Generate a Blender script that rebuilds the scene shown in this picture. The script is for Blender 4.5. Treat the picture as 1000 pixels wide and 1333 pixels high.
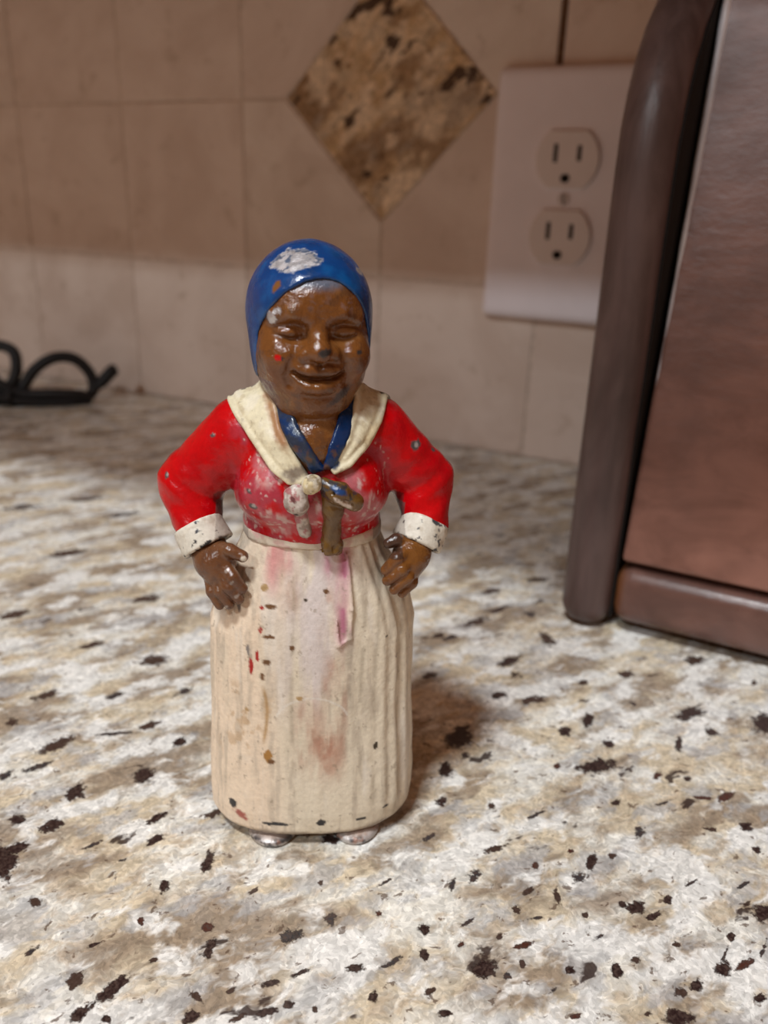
import bpy, bmesh, math, random
import numpy as np
from mathutils import Vector, Matrix

for o in list(bpy.data.objects):
    bpy.data.objects.remove(o)
scene = bpy.context.scene
COL = scene.collection
MM = 0.001
R = math.radians

# ---------------------------------------------------------------- camera
cam_data = bpy.data.cameras.new('camera')
cam = bpy.data.objects.new('camera', cam_data)
COL.objects.link(cam)
FPX = 1067.0
cam_data.sensor_fit = 'VERTICAL'
cam_data.sensor_height = 8.5
cam_data.sensor_width = 8.5 * 1000 / 1333
cam_data.lens = FPX / 1333.0 * 8.5
cam_data.clip_start = 0.01
cam_data.clip_end = 20
pit, roll, yaw = R(20.8), R(2.02), R(26.31)
Fv = Vector((-math.sin(yaw) * math.cos(pit), math.cos(yaw) * math.cos(pit), -math.sin(pit)))
Rv = Vector((math.cos(yaw), math.sin(yaw), 0))
Uv = Rv.cross(Fv)
R2 = Rv * math.cos(roll) + Uv * math.sin(roll)
U2 = Uv * math.cos(roll) - Rv * math.sin(roll)
cam.matrix_world = Matrix(((R2.x, U2.x, -Fv.x, .241655), (R2.y, U2.y, -Fv.y, -.470188), (R2.z, U2.z, -Fv.z, .144525), (0, 0, 0, 1)))
cam_data.dof.use_dof = True
cam_data.dof.focus_distance = 0.167
cam_data.dof.aperture_fstop = cam_data.lens / 2.1
scene.camera = cam

# ---------------------------------------------------------------- world, lamps, exposure
world = bpy.data.worlds.new('world')
scene.world = world
world.use_nodes = True
bg = world.node_tree.nodes['Background']
bg.inputs['Color'].default_value = (1.0, 0.53, 0.32, 1)
bg.inputs['Strength'].default_value = 0.28

def area_lamp(name, loc, target, sx, sy, power, color):
    d = bpy.data.lights.new(name, 'AREA')
    d.shape = 'RECTANGLE'; d.size = sx; d.size_y = sy
    d.energy = power; d.color = color
    o = bpy.data.objects.new(name, d); COL.objects.link(o)
    o.location = loc
    v = Vector(target) - Vector(loc)
    o.rotation_euler = v.to_track_quat('-Z', 'Y').to_euler()
    return o
# a slim ceiling tube parallel to the wall, and a broad ceiling panel nearer the counter
area_lamp('ceiling_tube_lamp', (-0.10, -2.08, 1.5), (0.15, -0.32, 0.05), 0.24, 0.07, 12.5, (0.86, 0.95, 1.0))
area_lamp('ceiling_panel_lamp', (0.10, -1.01, 1.5), (0.13, -0.34, 0.0), 0.30, 0.12, 20.5, (0.93, 0.97, 1.0))

vs = scene.view_settings
vs.view_transform = 'Standard'; vs.look = 'None'
vs.exposure = 0.0; vs.gamma = 1.0; vs.use_curve_mapping = False

# ---------------------------------------------------------------- helpers
def tag(o, label=None, cat=None, group=None, kind=None):
    if label: o['label'] = label
    if cat: o['category'] = cat
    if group: o['group'] = group
    if kind: o['kind'] = kind
    return o

def empty(name, loc=(0, 0, 0), rz=0.0, parent=None):
    o = bpy.data.objects.new(name, None); COL.objects.link(o)
    o.location = loc; o.rotation_euler = (0, 0, rz); o.empty_display_size = 0.01
    o.parent = parent
    return o

def obj(name, me, mat=None, parent=None, smooth=False, loc=None):
    o = bpy.data.objects.new(name, me); COL.objects.link(o)
    if mat is not None: me.materials.append(mat)
    if smooth: me.shade_smooth()
    o.parent = parent
    if loc: o.location = loc
    return o

def bm_mesh(name, bm):
    bmesh.ops.recalc_face_normals(bm, faces=bm.faces)
    me = bpy.data.meshes.new(name); bm.to_mesh(me); bm.free()
    return me

def box_mesh(name, lo, hi, bev=0.0, seg=2):
    bm = bmesh.new()
    bmesh.ops.create_cube(bm, size=1.0)
    for v in bm.verts:
        v.co = Vector([(lo[i] + hi[i]) / 2 + v.co[i] * (hi[i] - lo[i]) for i in range(3)])
    if bev > 0:
        bmesh.ops.bevel(bm, geom=list(bm.edges), offset=bev, segments=seg, profile=0.5, affect='EDGES')
    return bm_mesh(name, bm)

def prism_mesh(name, pts, depth, bev=0.0, seg=2, axes='xz', bev_all=True):
    """polygon in two axes extruded along the third (towards -y for xz, +x for yz)."""
    bm = bmesh.new()
    if axes == 'xz':
        vs_ = [bm.verts.new((p[0], 0, p[1])) for p in pts]; ext = Vector((0, -depth, 0))
    elif axes == 'yz':
        vs_ = [bm.verts.new((0, p[0], p[1])) for p in pts]; ext = Vector((depth, 0, 0))
    else:
        vs_ = [bm.verts.new((p[0], p[1], 0)) for p in pts]; ext = Vector((0, 0, depth))
    f = bm.faces.new(vs_)
    r = bmesh.ops.extrude_face_region(bm, geom=[f])
    nv = [g for g in r['geom'] if isinstance(g, bmesh.types.BMVert)]
    bmesh.ops.translate(bm, vec=ext, verts=nv)
    bmesh.ops.recalc_face_normals(bm, faces=bm.faces)
    if bev > 0:
        if bev_all: ed = [e for e in bm.edges if e.calc_face_angle(0) > R(40)]
        else:
            s = set(nv); ed = [e for e in bm.edges if e.verts[0] in s and e.verts[1] in s]
        bmesh.ops.bevel(bm, geom=ed, offset=bev, segments=seg, profile=0.5, affect='EDGES', clamp_overlap=True)
    return bm_mesh(name, bm)

def tube_mesh(name, pts, rad, seg=10, caps=True):
    pts = [Vector(p) for p in pts]; n = len(pts)
    bm = bmesh.new(); rings = []
    up = Vector((0.13, 0.2, 0.97)); prev = None
    for i, p in enumerate(pts):
        t = (pts[min(i + 1, n - 1)] - pts[max(i - 1, 0)]).normalized()
        a = (prev - t * prev.dot(t)) if prev else (up - t * up.dot(t))
        a.normalize(); b = t.cross(a); prev = a
        rr = rad[i] if hasattr(rad, '__len__') else rad
        rings.append([bm.verts.new(p + (a * math.cos(2 * math.pi * k / seg) + b * math.sin(2 * math.pi * k / seg)) * rr) for k in range(seg)])
    for i in range(n - 1):
        for k in range(seg):
            bm.faces.new((rings[i][k], rings[i][(k + 1) % seg], rings[i + 1][(k + 1) % seg], rings[i + 1][k]))
    if caps:
        bm.faces.new(rings[0]); bm.faces.new(rings[-1])
    return bm_mesh(name, bm)

def spline(ctrl, per=10, closed=False):
    P = [Vector(p) for p in ctrl]; out = []; n = len(P)
    g = (lambda i: P[i % n]) if closed else (lambda i: P[max(0, min(n - 1, i))])
    for i in range(n if closed else n - 1):
        a, b, c, d = g(i - 1), g(i), g(i + 1), g(i + 2)
        for k in range(per):
            t = k / per
            out.append(0.5 * ((2 * b) + (c - a) * t + (2 * a - 5 * b + 4 * c - d) * t * t + (3 * b - a - 3 * c + d) * t ** 3))
    if not closed: out.append(P[-1])
    return out

# ---------------------------------------------------------------- materials
class NT:
    """tiny node-tree writer"""
    def __init__(self, name):
        self.m = bpy.data.materials.new(name); self.m.use_nodes = True
        self.t = self.m.node_tree; self.b = self.t.nodes['Principled BSDF']
        self.out = self.t.nodes['Material Output']
    def n(self, typ, **kw):
        nd = self.t.nodes.new(typ)
        for k, v in kw.items():
            if k in nd.inputs.keys() if isinstance(k, str) else False: pass
            setattr(nd, k, v)
        return nd
    def l(self, a, b): self.t.links.new(a, b)
    def coord(self, scale=(1, 1, 1), rot=(0, 0, 0), loc=(0, 0, 0)):
        tc = self.n('ShaderNodeTexCoord'); mp = self.n('ShaderNodeMapping')
        mp.inputs['Scale'].default_value = scale; mp.inputs['Rotation'].default_value = rot; mp.inputs['Location'].default_value = loc
        self.l(tc.outputs['Object'], mp.inputs['Vector'])
        return mp.outputs['Vector']
    def noise(self, vec, scale, detail=4, rough=0.55, dist=0.0):
        nd = self.n('ShaderNodeTexNoise')
        nd.inputs['Scale'].default_value = scale; nd.inputs['Detail'].default_value = detail
        nd.inputs['Roughness'].default_value = rough; nd.inputs['Distortion'].default_value = dist
        if vec is not None: self.l(vec, nd.inputs['Vector'])
        return nd.outputs['Fac']
    def voro(self, vec, scale, feature='F1', out='Color', rand=1.0):
        nd = self.n('ShaderNodeTexVoronoi'); nd.feature = feature
        nd.inputs['Scale'].default_value = scale; nd.inputs['Randomness'].default_value = rand
        self.l(vec, nd.inputs['Vector'])
        return nd.outputs[out]
    def ramp(self, fac, a, b, lo=0.0, hi=1.0, smooth=True):
        nd = self.n('ShaderNodeMapRange'); nd.interpolation_type = 'SMOOTHSTEP' if smooth else 'LINEAR'
        nd.inputs['From Min'].default_value = a; nd.inputs['From Max'].default_value = b
        nd.inputs['To Min'].default_value = lo; nd.inputs['To Max'].default_value = hi
        self.l(fac, nd.inputs['Value'])
        return nd.outputs['Result']
    def mix(self, fac, a, b, blend='MIX'):
        nd = self.n('ShaderNodeMix'); nd.data_type = 'RGBA'; nd.blend_type = blend
        for sock, v in ((nd.inputs[0], fac), (nd.inputs[6], a), (nd.inputs[7], b)):
            if isinstance(v, (int, float)): sock.default_value = v
            elif isinstance(v, tuple): sock.default_value = v if len(v) == 4 else (*v, 1)
            else: self.l(v, sock)
        return nd.outputs[2]
    def math(self, op, a, b=0.0):
        nd = self.n('ShaderNodeMath'); nd.operation = op
        for sock, v in ((nd.inputs[0], a), (nd.inputs[1], b)):
            if isinstance(v, (int, float)): sock.default_value = v
            else: self.l(v, sock)
        return nd.outputs[0]
    def bump(self, h, strength, dist):
        nd = self.n('ShaderNodeBump'); nd.inputs['Strength'].default_value = strength; nd.inputs['Distance'].default_value = dist
        self.l(h, nd.inputs['Height']); self.l(nd.outputs['Normal'], self.b.inputs['Normal'])
    def set(self, **kw):
        for k, v in kw.items():
            s = self.b.inputs[k.replace('_', ' ')]
            if isinstance(v, (int, float)): s.default_value = v
            elif isinstance(v, tuple): s.default_value = v if len(v) == 4 else (*v, 1)
            else: self.l(v, s)
        return self.m

def granite_material(name, rot, big=1.0, tone=1.0, dark=0.0):
    k = NT(name)
    v = k.coord((1.0, 1.0, 1.0), (0, 0, 0))
    # warp the lookup so that the mineral patches get ragged outlines
    def warp(vec, scale, amt):
        wn = k.n('ShaderNodeTexNoise'); wn.inputs['Scale'].default_value = scale; wn.inputs['Detail'].default_value = 2
        k.l(vec, wn.inputs['Vector'])
        sub = k.n('ShaderNodeVectorMath'); sub.operation = 'MULTIPLY_ADD'
        k.l(wn.outputs['Color'], sub.inputs[0]); sub.inputs[1].default_value = (amt,) * 3; k.l(vec, sub.inputs[2])
        return sub.outputs[0]
    v = warp(v, 150, .0045)
    r0 = k.n('ShaderNodeMapping'); r0.inputs['Rotation'].default_value = rot; k.l(v, r0.inputs['Vector'])
    def lay_(loc, sx, scale, detail, rough):
        mp = k.n('ShaderNodeMapping'); mp.inputs['Scale'].default_value = (sx, 1, 1); mp.inputs['Location'].default_value = loc
        k.l(r0.outputs[0], mp.inputs['Vector'])
        return k.noise(mp.outputs[0], scale * big, detail, rough)
    t = lambda c: tuple(x * y for x, y in zip(c, tone if isinstance(tone, tuple) else (tone,) * 3))
    n1 = lay_((0, 0, 0), .55, 105, 4, .56); n3 = lay_((5, 2, 1), .6, 190, 4, .62)
    n2 = lay_((1, 4, 2), .45, 66, 5, .60); n4 = lay_((3.1, 1.7, .4), .6, 115, 4, .58); n7 = lay_((9, 3, 2), .6, 105, 4, .58)
    n5 = lay_((2, 8, 5), .8, 420, 3, .6); n6 = lay_((7.3, 2.2, 1.4), .5, 130, 4, .55); n8 = lay_((4, 4, 9), 1.0, 900, 2, .6)
    cells = k.voro(r0.outputs[0], 480 * big); cells2 = k.voro(r0.outputs[0], 1150 * big)
    sep = k.n('ShaderNodeSeparateColor'); k.l(cells, sep.inputs[0])
    sep2 = k.n('ShaderNodeSeparateColor'); k.l(cells2, sep2.inputs[0])
    c = k.mix(k.ramp(n1, .40, .60), t((.84, .82, .74)), t((.68, .58, .42)))
    c = k.mix(k.ramp(n3, .50, .64, 0, .7), c, t((.52, .41, .28)))
    c = k.mix(k.ramp(n2, .47, .60, 0, .85), c, t((.31, .235, .165)))         # tan-brown clouds
    c = k.mix(k.ramp(n4, .52, .63, 0, .62), c, t((.50, .51, .52)))           # grey quartz
    c = k.mix(k.ramp(n7, .50, .61, 0, .9), c, t((.90, .895, .85)))            # milky feldspar
    hv = k.math('MULTIPLY', k.math('MULTIPLY', k.ramp(sep.outputs[0], 0, 1, .84, 1.10, False), k.ramp(sep2.outputs[0], 0, 1, .80, 1.14, False)), k.ramp(n8, .25, .75, .86, 1.12, False))
    hvc = k.n('ShaderNodeCombineColor')
    for i in range(3): k.l(hv, hvc.inputs[i])
    c = k.mix(1.0, c, hvc.outputs[0], 'MULTIPLY')
    c = k.mix(k.ramp(n5, .62, .70, 0, .8), c, t((.12, .075, .05)))             # pepper grains
    c = k.mix(k.ramp(n6, .665 - dark, .71 - dark, 0, .92), c, t((.040, .022, .018)))   # mica flecks
    k.set(Base_Color=c, Roughness=k.ramp(n3, .3, .7, .18, .30), Specular_IOR_Level=.30)
    return k.m

M_GRANITE = granite_material('polished_granite', (0, 0, R(-57)))
M_GRANITE_TILE = granite_material('granite_accent_tile', (0, R(40), 0), .55, (.95, .76, .58), .065)

def speck_material():
    k = NT('dark_mineral')
    at = k.n('ShaderNodeAttribute'); at.attribute_name = 'core'
    ak = k.n('ShaderNodeAttribute'); ak.attribute_name = 'tint'
    v = k.coord()
    n = k.noise(v, 1100, 4, .65); n2 = k.noise(v, 420, 3, .6)
    s = k.math('ADD', at.outputs['Fac'], k.math('MULTIPLY', k.math('SUBTRACT', n, .5), .8))
    s = k.math('ADD', s, k.math('MULTIPLY', k.math('SUBTRACT', n2, .5), 1.1))
    mask = k.ramp(s, .34, .66)
    c = k.mix(k.ramp(n, .40, .68), ak.outputs['Color'], (.085, .055, .045))
    k.set(Base_Color=c, Roughness=.3, Alpha=mask)
    return k.m
M_SPECK = speck_material()

def tile_material():
    k = NT('tumbled_travertine')
    v = k.coord()
    oi = k.n('ShaderNodeObjectInfo')
    ad = k.n('ShaderNodeVectorMath'); ad.operation = 'ADD'
    cb = k.n('ShaderNodeCombineXYZ'); k.l(k.math('MULTIPLY', oi.outputs['Random'], 5.0), cb.inputs[0]); k.l(k.math('MULTIPLY', oi.outputs['Random'], 3.0), cb.inputs[2])
    k.l(v, ad.inputs[0]); k.l(cb.outputs[0], ad.inputs[1]); v = ad.outputs[0]
    n1 = k.noise(v, 16, 5, .6, .6); n2 = k.noise(v, 55, 5, .65, .4); n3 = k.noise(v, 400, 3, .6)
    c = k.mix(k.ramp(n1, .32, .68), (.80, .70, .62), (.66, .55, .47))
    c = k.mix(k.ramp(n2, .56, .72, 0, .7), c, (.50, .40, .31))
    c = k.mix(k.ramp(oi.outputs['Random'], 0, 1, 0, .35, False), c, (.70, .53, .45))
    k.bump(k.math('ADD', n3, k.math('MULTIPLY', n2, 2.0)), .35, .0006)
    k.set(Base_Color=c, Roughness=.62, Specular_IOR_Level=.3)
    return k.m
M_TILE = tile_material()

def plain(name, col, rough=.5, spec=.5, metal=0.0, nscale=200, var=.08, bump=0.0):
    k = NT(name); v = k.coord(); n = k.noise(v, nscale, 4, .6)
    lo = tuple(max(0, x * (1 - var)) for x in col); hi = tuple(x * (1 + var) for x in col)
    c = k.mix(k.ramp(n, .3, .7), lo, hi)
    if bump: k.bump(n, bump, .0004)
    k.set(Base_Color=c, Roughness=rough, Specular_IOR_Level=spec, Metallic=metal)
    return k.m
M_GROUT = plain('grout', (.62, .52, .44), .9, .2, 0, 300, .2, .3)
M_JOINT = plain('dark_joint', (.13, .07, .04), .9, .2, 0, 300, .2, .3)
M_PLATE = plain('white_plastic', (.86, .80, .84), .28, .5, 0, 60, .02)
M_RECEPT = plain('ivory_plastic', (.78, .70, .68), .32, .5, 0, 60, .02)
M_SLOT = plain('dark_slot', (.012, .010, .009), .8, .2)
M_SCREW = plain('painted_screw', (.62, .55, .54), .35, .5)
M_CORD = plain('black_rubber', (.008, .008, .009), .55, .4, 0, 300, .2)
M_UNSEEN_CABINET = plain('unseen_warm_cabinet_wood', (.30, .15, .075), .45, .4, 0, 40, .25)
M_STEEL = plain('brushed_steel', (.6, .6, .6), .3, .5, 1.0)

def wood_material(name, dark, light, axis, worn=None, rough=(.28, .48), scale=1.0):
    k = NT(name)
    st = {'z': (5, 5, .9), 'x': (1.6, 3.2, 3.2)}[axis]
    v = k.coord(st); u = k.coord((1, 1, 1))
    g = k.noise(v, 22 * scale, 6, .62, .7); g2 = k.noise(v, 90 * scale, 4, .6)
    b = k.noise(u, 14, 4, .6, .4); fine = k.noise(u, 260, 3, .6)
    c = k.mix(k.ramp(g, .30, .70), dark, light)
    c = k.mix(k.ramp(g2, .56, .78, 0, .22), c, tuple(x * .45 for x in dark))
    c = k.mix(k.ramp(b, .48, .70, 0, .7), c, tuple(x * .62 for x in dark))
    c = k.mix(k.ramp(b, .30, .46, .45, 0), c, tuple(min(1, x * 1.45) for x in light))
    if worn:                                                   # rubbed-through stain: (axis, at, width, colour)
        sx = k.n('ShaderNodeSeparateXYZ'); k.l(u, sx.inputs[0])
        pos = k.math('ADD', sx.outputs[worn[0]], k.math('MULTIPLY', k.math('SUBTRACT', b, .5), worn[2] * 1.5))
        c = k.mix(k.ramp(pos, worn[1], worn[1] + worn[2], 1, 0), c, worn[3])
    k.bump(k.math('ADD', g2, k.math('MULTIPLY', fine, .4)), .22, .0007)
    k.set(Base_Color=c, Roughness=k.ramp(b, .3, .7, *rough), Specular_IOR_Level=.45)
    return k.m
M_WOOD_SIDE = wood_material('dark_stained_wood', (.070, .042, .038), (.125, .080, .073), 'z', None, (.34, .5))
M_WOOD_DOOR = wood_material('red_brown_stained_wood', (.170, .076, .054), (.270, .128, .095), 'x', None, (.30, .46))
M_WOOD_RAIL = wood_material('stained_rail_wood', (.095, .046, .036), (.160, .080, .062), 'x', (0, .0005, .004, (.17, .062, .022)), (.26, .42))
M_EDGE_HIGHLIGHT = wood_material('painted_edge_highlight', (.50, .44, .44), (.80, .76, .78), 'z', None, (.3, .45))  # pale colour for the painted door-edge highlight

def paint_material(name, rough=.2, chip_rough=.38, bump=.25, coat=.0, bscale=900, spec=.5):
    """old gloss paint: colour and bare-metal chips come from the mesh attributes"""
    k = NT(name)
    pa = k.n('ShaderNodeAttribute'); pa.attribute_name = 'paint'
    ma = k.n('ShaderNodeAttribute'); ma.attribute_name = 'bare'
    v = k.coord()
    n = k.noise(v, bscale, 4, .6); n2 = k.noise(v, 260, 3, .55); n3 = k.noise(v, 2600, 2, .5)
    mul = k.ramp(n, .25, .75, .88, 1.10, False)
    cc = k.n('ShaderNodeCombineColor')
    for i in range(3): k.l(mul, cc.inputs[i])
    c = k.mix(1.0, pa.outputs['Color'], cc.outputs[0], 'MULTIPLY')
    k.bump(k.math('ADD', k.math('ADD', k.math('MULTIPLY', n, .6), n2), k.math('MULTIPLY', n3, .15)), bump, .0006)
    rr = k.math('ADD', k.ramp(n2, .3, .7, rough * .8, rough * 1.4), k.math('MULTIPLY', ma.outputs['Fac'], chip_rough - rough))
    k.set(Base_Color=c, Roughness=rr, Metallic=k.math('MULTIPLY', ma.outputs['Fac'], .85), Specular_IOR_Level=spec)
    return k.m
M_SKIN = paint_material('brown_gloss_paint', .14, .34, .6, spec=.6)
M_BLUE = paint_material('blue_gloss_paint', .20, .30, .22)
M_RED = paint_material('red_gloss_paint', .20, .40, .30, spec=.32)
M_CREAM = paint_material('cream_worn_paint', .42, .45, .35, spec=.4)
M_METAL = paint_material('worn_cast_metal', .34, .34, .5)

# ---------------------------------------------------------------- the setting: tiled wall
TS, ZC, HD = 0.1015, 0.2012, 0.0679          # tile pitch, height of the accent-tile centre, accent half diagonal
wall = obj('wall_back', box_mesh('wall_back', (-0.75, 0.0022, -0.03), (0.55, 0.03, 0.62)), M_GROUT)
tag(wall, 'tumbled stone tile backsplash with one granite diamond accent', None, None, 'structure')
G = 0.0007
rnd = random.Random(5)
def clip_corner(pts, sx, sz, c):
    """cut the corner of a tile that meets the diamond"""
    out = []
    for p in pts:
        if abs(p[0]) < .01 and abs(p[1] - ZC) < .01:
            a = (sx * c, p[1]); b = (p[0], ZC + sz * c)
            out += [b, a] if sx * sz > 0 else [a, b]
        else: out.append(p)
    return out
for i in range(-7, 5):
    for j in range(-2, 4):
        x0, x1 = i * TS + G, (i + 1) * TS - G
        z0, z1 = ZC + j * TS + G, ZC + (j + 1) * TS - G
        if j == -2: z0 = 0.0008
        if j >= 0 and i == 1: x0 += .0011
        if j >= 0 and i == 0: x1 -= .0011
        if x1 < -0.70 or x0 > 0.5: continue
        pts = [(x0, z0), (x1, z0), (x1, z1), (x0, z1)]
        if i in (-1, 0) and j in (-1, 0):
            sx = 1 if i == 0 else -1; sz = 1 if j == 0 else -1
            pts = clip_corner(pts, sx, sz, HD + .0016)
            # fix the vertices on the grout lines next to the cut
            pts = [(x0 if (sx > 0 and abs(p[0]) < .01) else x1 if (sx < 0 and abs(p[0]) < .01) else p[0],
                    z0 if (sz > 0 and abs(p[1] - ZC) < .01) else z1 if (sz < 0 and abs(p[1] - ZC) < .01) else p[1]) for p in pts]
        me = prism_mesh('tile', pts, 0.0035 + rnd.uniform(-.0001, .0002), .0005, 2, 'xz', False)
        t = obj('tile', me, M_TILE, wall); t.location = (0, .0050, 0)
dm = prism_mesh('accent_tile', [(0, ZC - HD), (HD, ZC), (0, ZC + HD), (-HD, ZC)], .0038, .0005, 2, 'xz', False)
dt = obj('accent_tile', dm, M_GRANITE_TILE, wall); dt.location = (0, .0050, 0)
obj('dark_joint_strip', box_mesh('dark_joint_strip', (TS - .0016, .0017, ZC - .01), (TS + .0016, .0030, .5)), M_JOINT, wall)  # solid dark brown strip set into this joint
tag(dt, 'diamond-set speckled granite accent tile')

# ---------------------------------------------------------------- countertop
ct = empty('countertop', (0, -0.30, -0.03)); tag(ct, 'polished speckled granite countertop in cream, tan and maroon', 'countertop')
slab = obj('slab', box_mesh('slab', (-0.75, -0.66, -0.032), (0.55, 0.0, 0.0), .0), M_GRANITE, ct)
slab.location = (0, 0.30, 0.03)
SPECKS = '10817,-33829,203,207,241,-214,0;9765,-35179,50,262,248,-121,0;10131,-36304,88,239,203,-105,0;9277,-36569,161,90,141,-120,0;8092,-34969,240,439,117,-72,2;12193,-34880,114,272,94,-59,0;12674,-35475,114,258,100,-62,0;14184,-35417,127,11,121,-287,0;13779,-36446,114,12,88,-187,0;11656,-38128,112,103,123,-85,1;14000,-37419,78,43,76,-83,3;15333,-36867,106,58,80,-101,3;15710,-37267,121,4,61,-214,0;10151,-37651,257,142,386,-320,0;10074,-37203,101,268,147,-70,0;14643,-38903,79,367,157,-48,0;13872,-39095,164,-22,20,-195,1;14489,-39571,53,246,110,-31,0;13581,-38327,81,117,44,-26,0;17249,-37333,134,138,51,-47,0;16365,-38624,128,106,108,-97,0;16176,-38257,199,-20,5,-65,1;17036,-36176,154,204,146,-125,2;13357,-33948,150,338,135,-97,1;10690,-32236,96,192,154,-121,0;14982,-39409,81,44,67,-68,0;17131,-38226,98,150,62,-38,1;17550,-37874,130,131,60,-54,0;17819,-37547,89,74,60,-66,0;17649,-36841,99,154,42,-31,0;7842,-34011,143,532,223,-124,1;8853,-32830,492,388,68,-64,2;22064,-31051,103,0,0,-310,0;21959,-31646,188,104,59,-230,2;20913,-31825,79,44,36,-116,3;22461,-30637,89,50,22,-100,1;21523,-30960,73,41,23,-87,3;19905,-31772,202,223,56,-93,1;25206,-27961,156,15,-13,-187,0;24425,-28519,157,40,1,-90,1;24637,-27006,166,252,53,-126,3;24138,-27355,220,88,6,-82,3;23665,-26740,102,58,21,-152,0;22148,-28671,94,127,48,-98,0;22876,-29504,141,-4,-9,-289,2;25541,-28672,100,56,9,-139,0;23265,-31907,172,49,11,-172,0;22979,-31992,91,50,20,-98,0;23670,-31947,144,199,44,-72,0;23854,-31364,77,42,22,-136,0;21651,-32479,59,61,137,-259,1;21019,-32627,96,122,47,-69,1;21372,-33302,228,194,22,-45,2;20940,-33258,89,49,40,-121,1;22321,-32664,67,37,23,-93,1;20873,-35003,192,105,75,-201,0;21303,-34928,82,45,35,-100,2;21498,-34540,69,38,28,-87,1;22391,-34195,103,56,26,-97,0;23252,-33745,88,100,84,-144,0;23521,-33312,105,58,22,-113,1;25802,-30680,213,117,17,-277,0;25226,-31689,73,40,12,-128,0;25169,-32660,154,84,18,-174,0;25552,-32327,160,232,42,-66,3;25866,-31734,42,1,-49,-290,2;25338,-30041,165,259,29,-51,2;25168,-32201,42,1,-36,-260,2;24740,-33292,121,133,55,-117,0;24492,-33621,108,59,20,-142,1;24524,-34234,249,135,29,-199,0;22763,-35135,76,84,33,-49,3;23982,-34419,79,43,13,-74,1;21404,-34046,171,172,38,-63,3;19787,-32794,72,225,115,-77,2;19392,-34708,122,67,53,-117,0;19638,-35287,90,49,65,-142,0;19136,-35768,157,290,55,-41,2;18580,-36213,166,140,54,-70,0;17503,-35450,81,171,145,-99,2;16938,-36230,144,191,103,-87,2;19172,-36609,85,46,57,-109,0;18300,-37377,58,31,37,-61,1;20542,-36287,134,57,28,-83,0;16801,-34702,68,38,52,-86,1;18348,-34824,66,36,33,-64,3;16296,-33403,194,108,71,-121,0;19439,-33245,70,3,29,-225,2;18069,-21208,375,-193,12,-350,1;17392,-23350,253,460,127,-222,0;17784,-25462,212,122,66,-185,0;20577,-25418,153,87,83,-335,0;20131,-26288,160,91,71,-261,0;21313,-27435,403,349,100,-300,0;21386,-26248,138,-13,5,-191,0;21058,-22173,203,117,50,-244,1;23242,-23485,375,455,89,-308,0;23987,-24137,198,41,5,-211,0;25304,-22901,312,178,35,-564,0;22976,-20048,329,191,49,-379,1;23192,-25306,99,56,50,-341,0;17709,-29618,184,104,114,-270,0;17487,-28130,212,438,290,-364,0;18128,-30857,130,73,69,-160,0;20364,-28008,84,48,37,-130,3;18798,-25174,339,266,88,-240,1;21605,-23806,137,-20,3,-180,2;17977,-28820,107,167,92,-131,2;19951,-23400,154,89,46,-183,1;24901,-20545,102,59,14,-204,1;7097,-29273,343,412,234,-221,1;9448,-32071,178,267,133,-110,1;10686,-32198,130,74,103,-123,0;5895,-33883,151,86,152,-128,1;4644,-29549,275,408,167,-136,1;5666,-32427,160,358,167,-109,1;7465,-31393,175,287,119,-94,2;676,-29330,297,502,231,-164,1;-1872,-24420,551,731,257,-219,1;-3174,-19881,503,732,264,-253,2;3831,-26032,366,502,214,-203,1;-7908,-21612,643,796,304,-245,2;15416,-21316,330,513,122,-225,1;15024,-18591,346,374,96,-220,1;16967,-19703,340,52,57,-247,2;15431,-25535,219,237,90,-158,1;14996,-22880,244,315,103,-188,2;16309,-16582,385,343,73,-211,1;-6267,-19292,499,620,257,-234,1;9144,-30185,126,291,148,-122,2;7659,-35608,75,163,149,-82,2;22881,-27035,112,63,23,-134,3;23250,-28054,226,298,27,-63,2;19332,-30413,87,49,40,-109,1;20460,-30105,181,304,45,-62,2;18391,-32179,116,256,69,-64,2;18062,-34006,122,259,41,-33,2;15615,-35607,46,112,55,-34,1;12459,-36318,69,112,63,-41,2;11489,-36305,115,222,68,-40,2;16665,-37841,88,112,42,-30,1;12612,-39065,35,173,78,-25,2;14896,-38022,51,69,48,-31,1;20085,-35981,71,84,44,-48,1;20139,-34071,116,213,41,-37,2;20857,-34127,72,39,26,-74,1;22220,-34819,83,131,38,-37,2;22727,-33103,82,133,34,-39,2;24260,-30584,144,235,27,-41,2;24208,-32511,86,47,12,-80,1;25889,-33014,123,132,29,-73,0;20214,-34697,56,31,25,-62,3'
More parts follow.
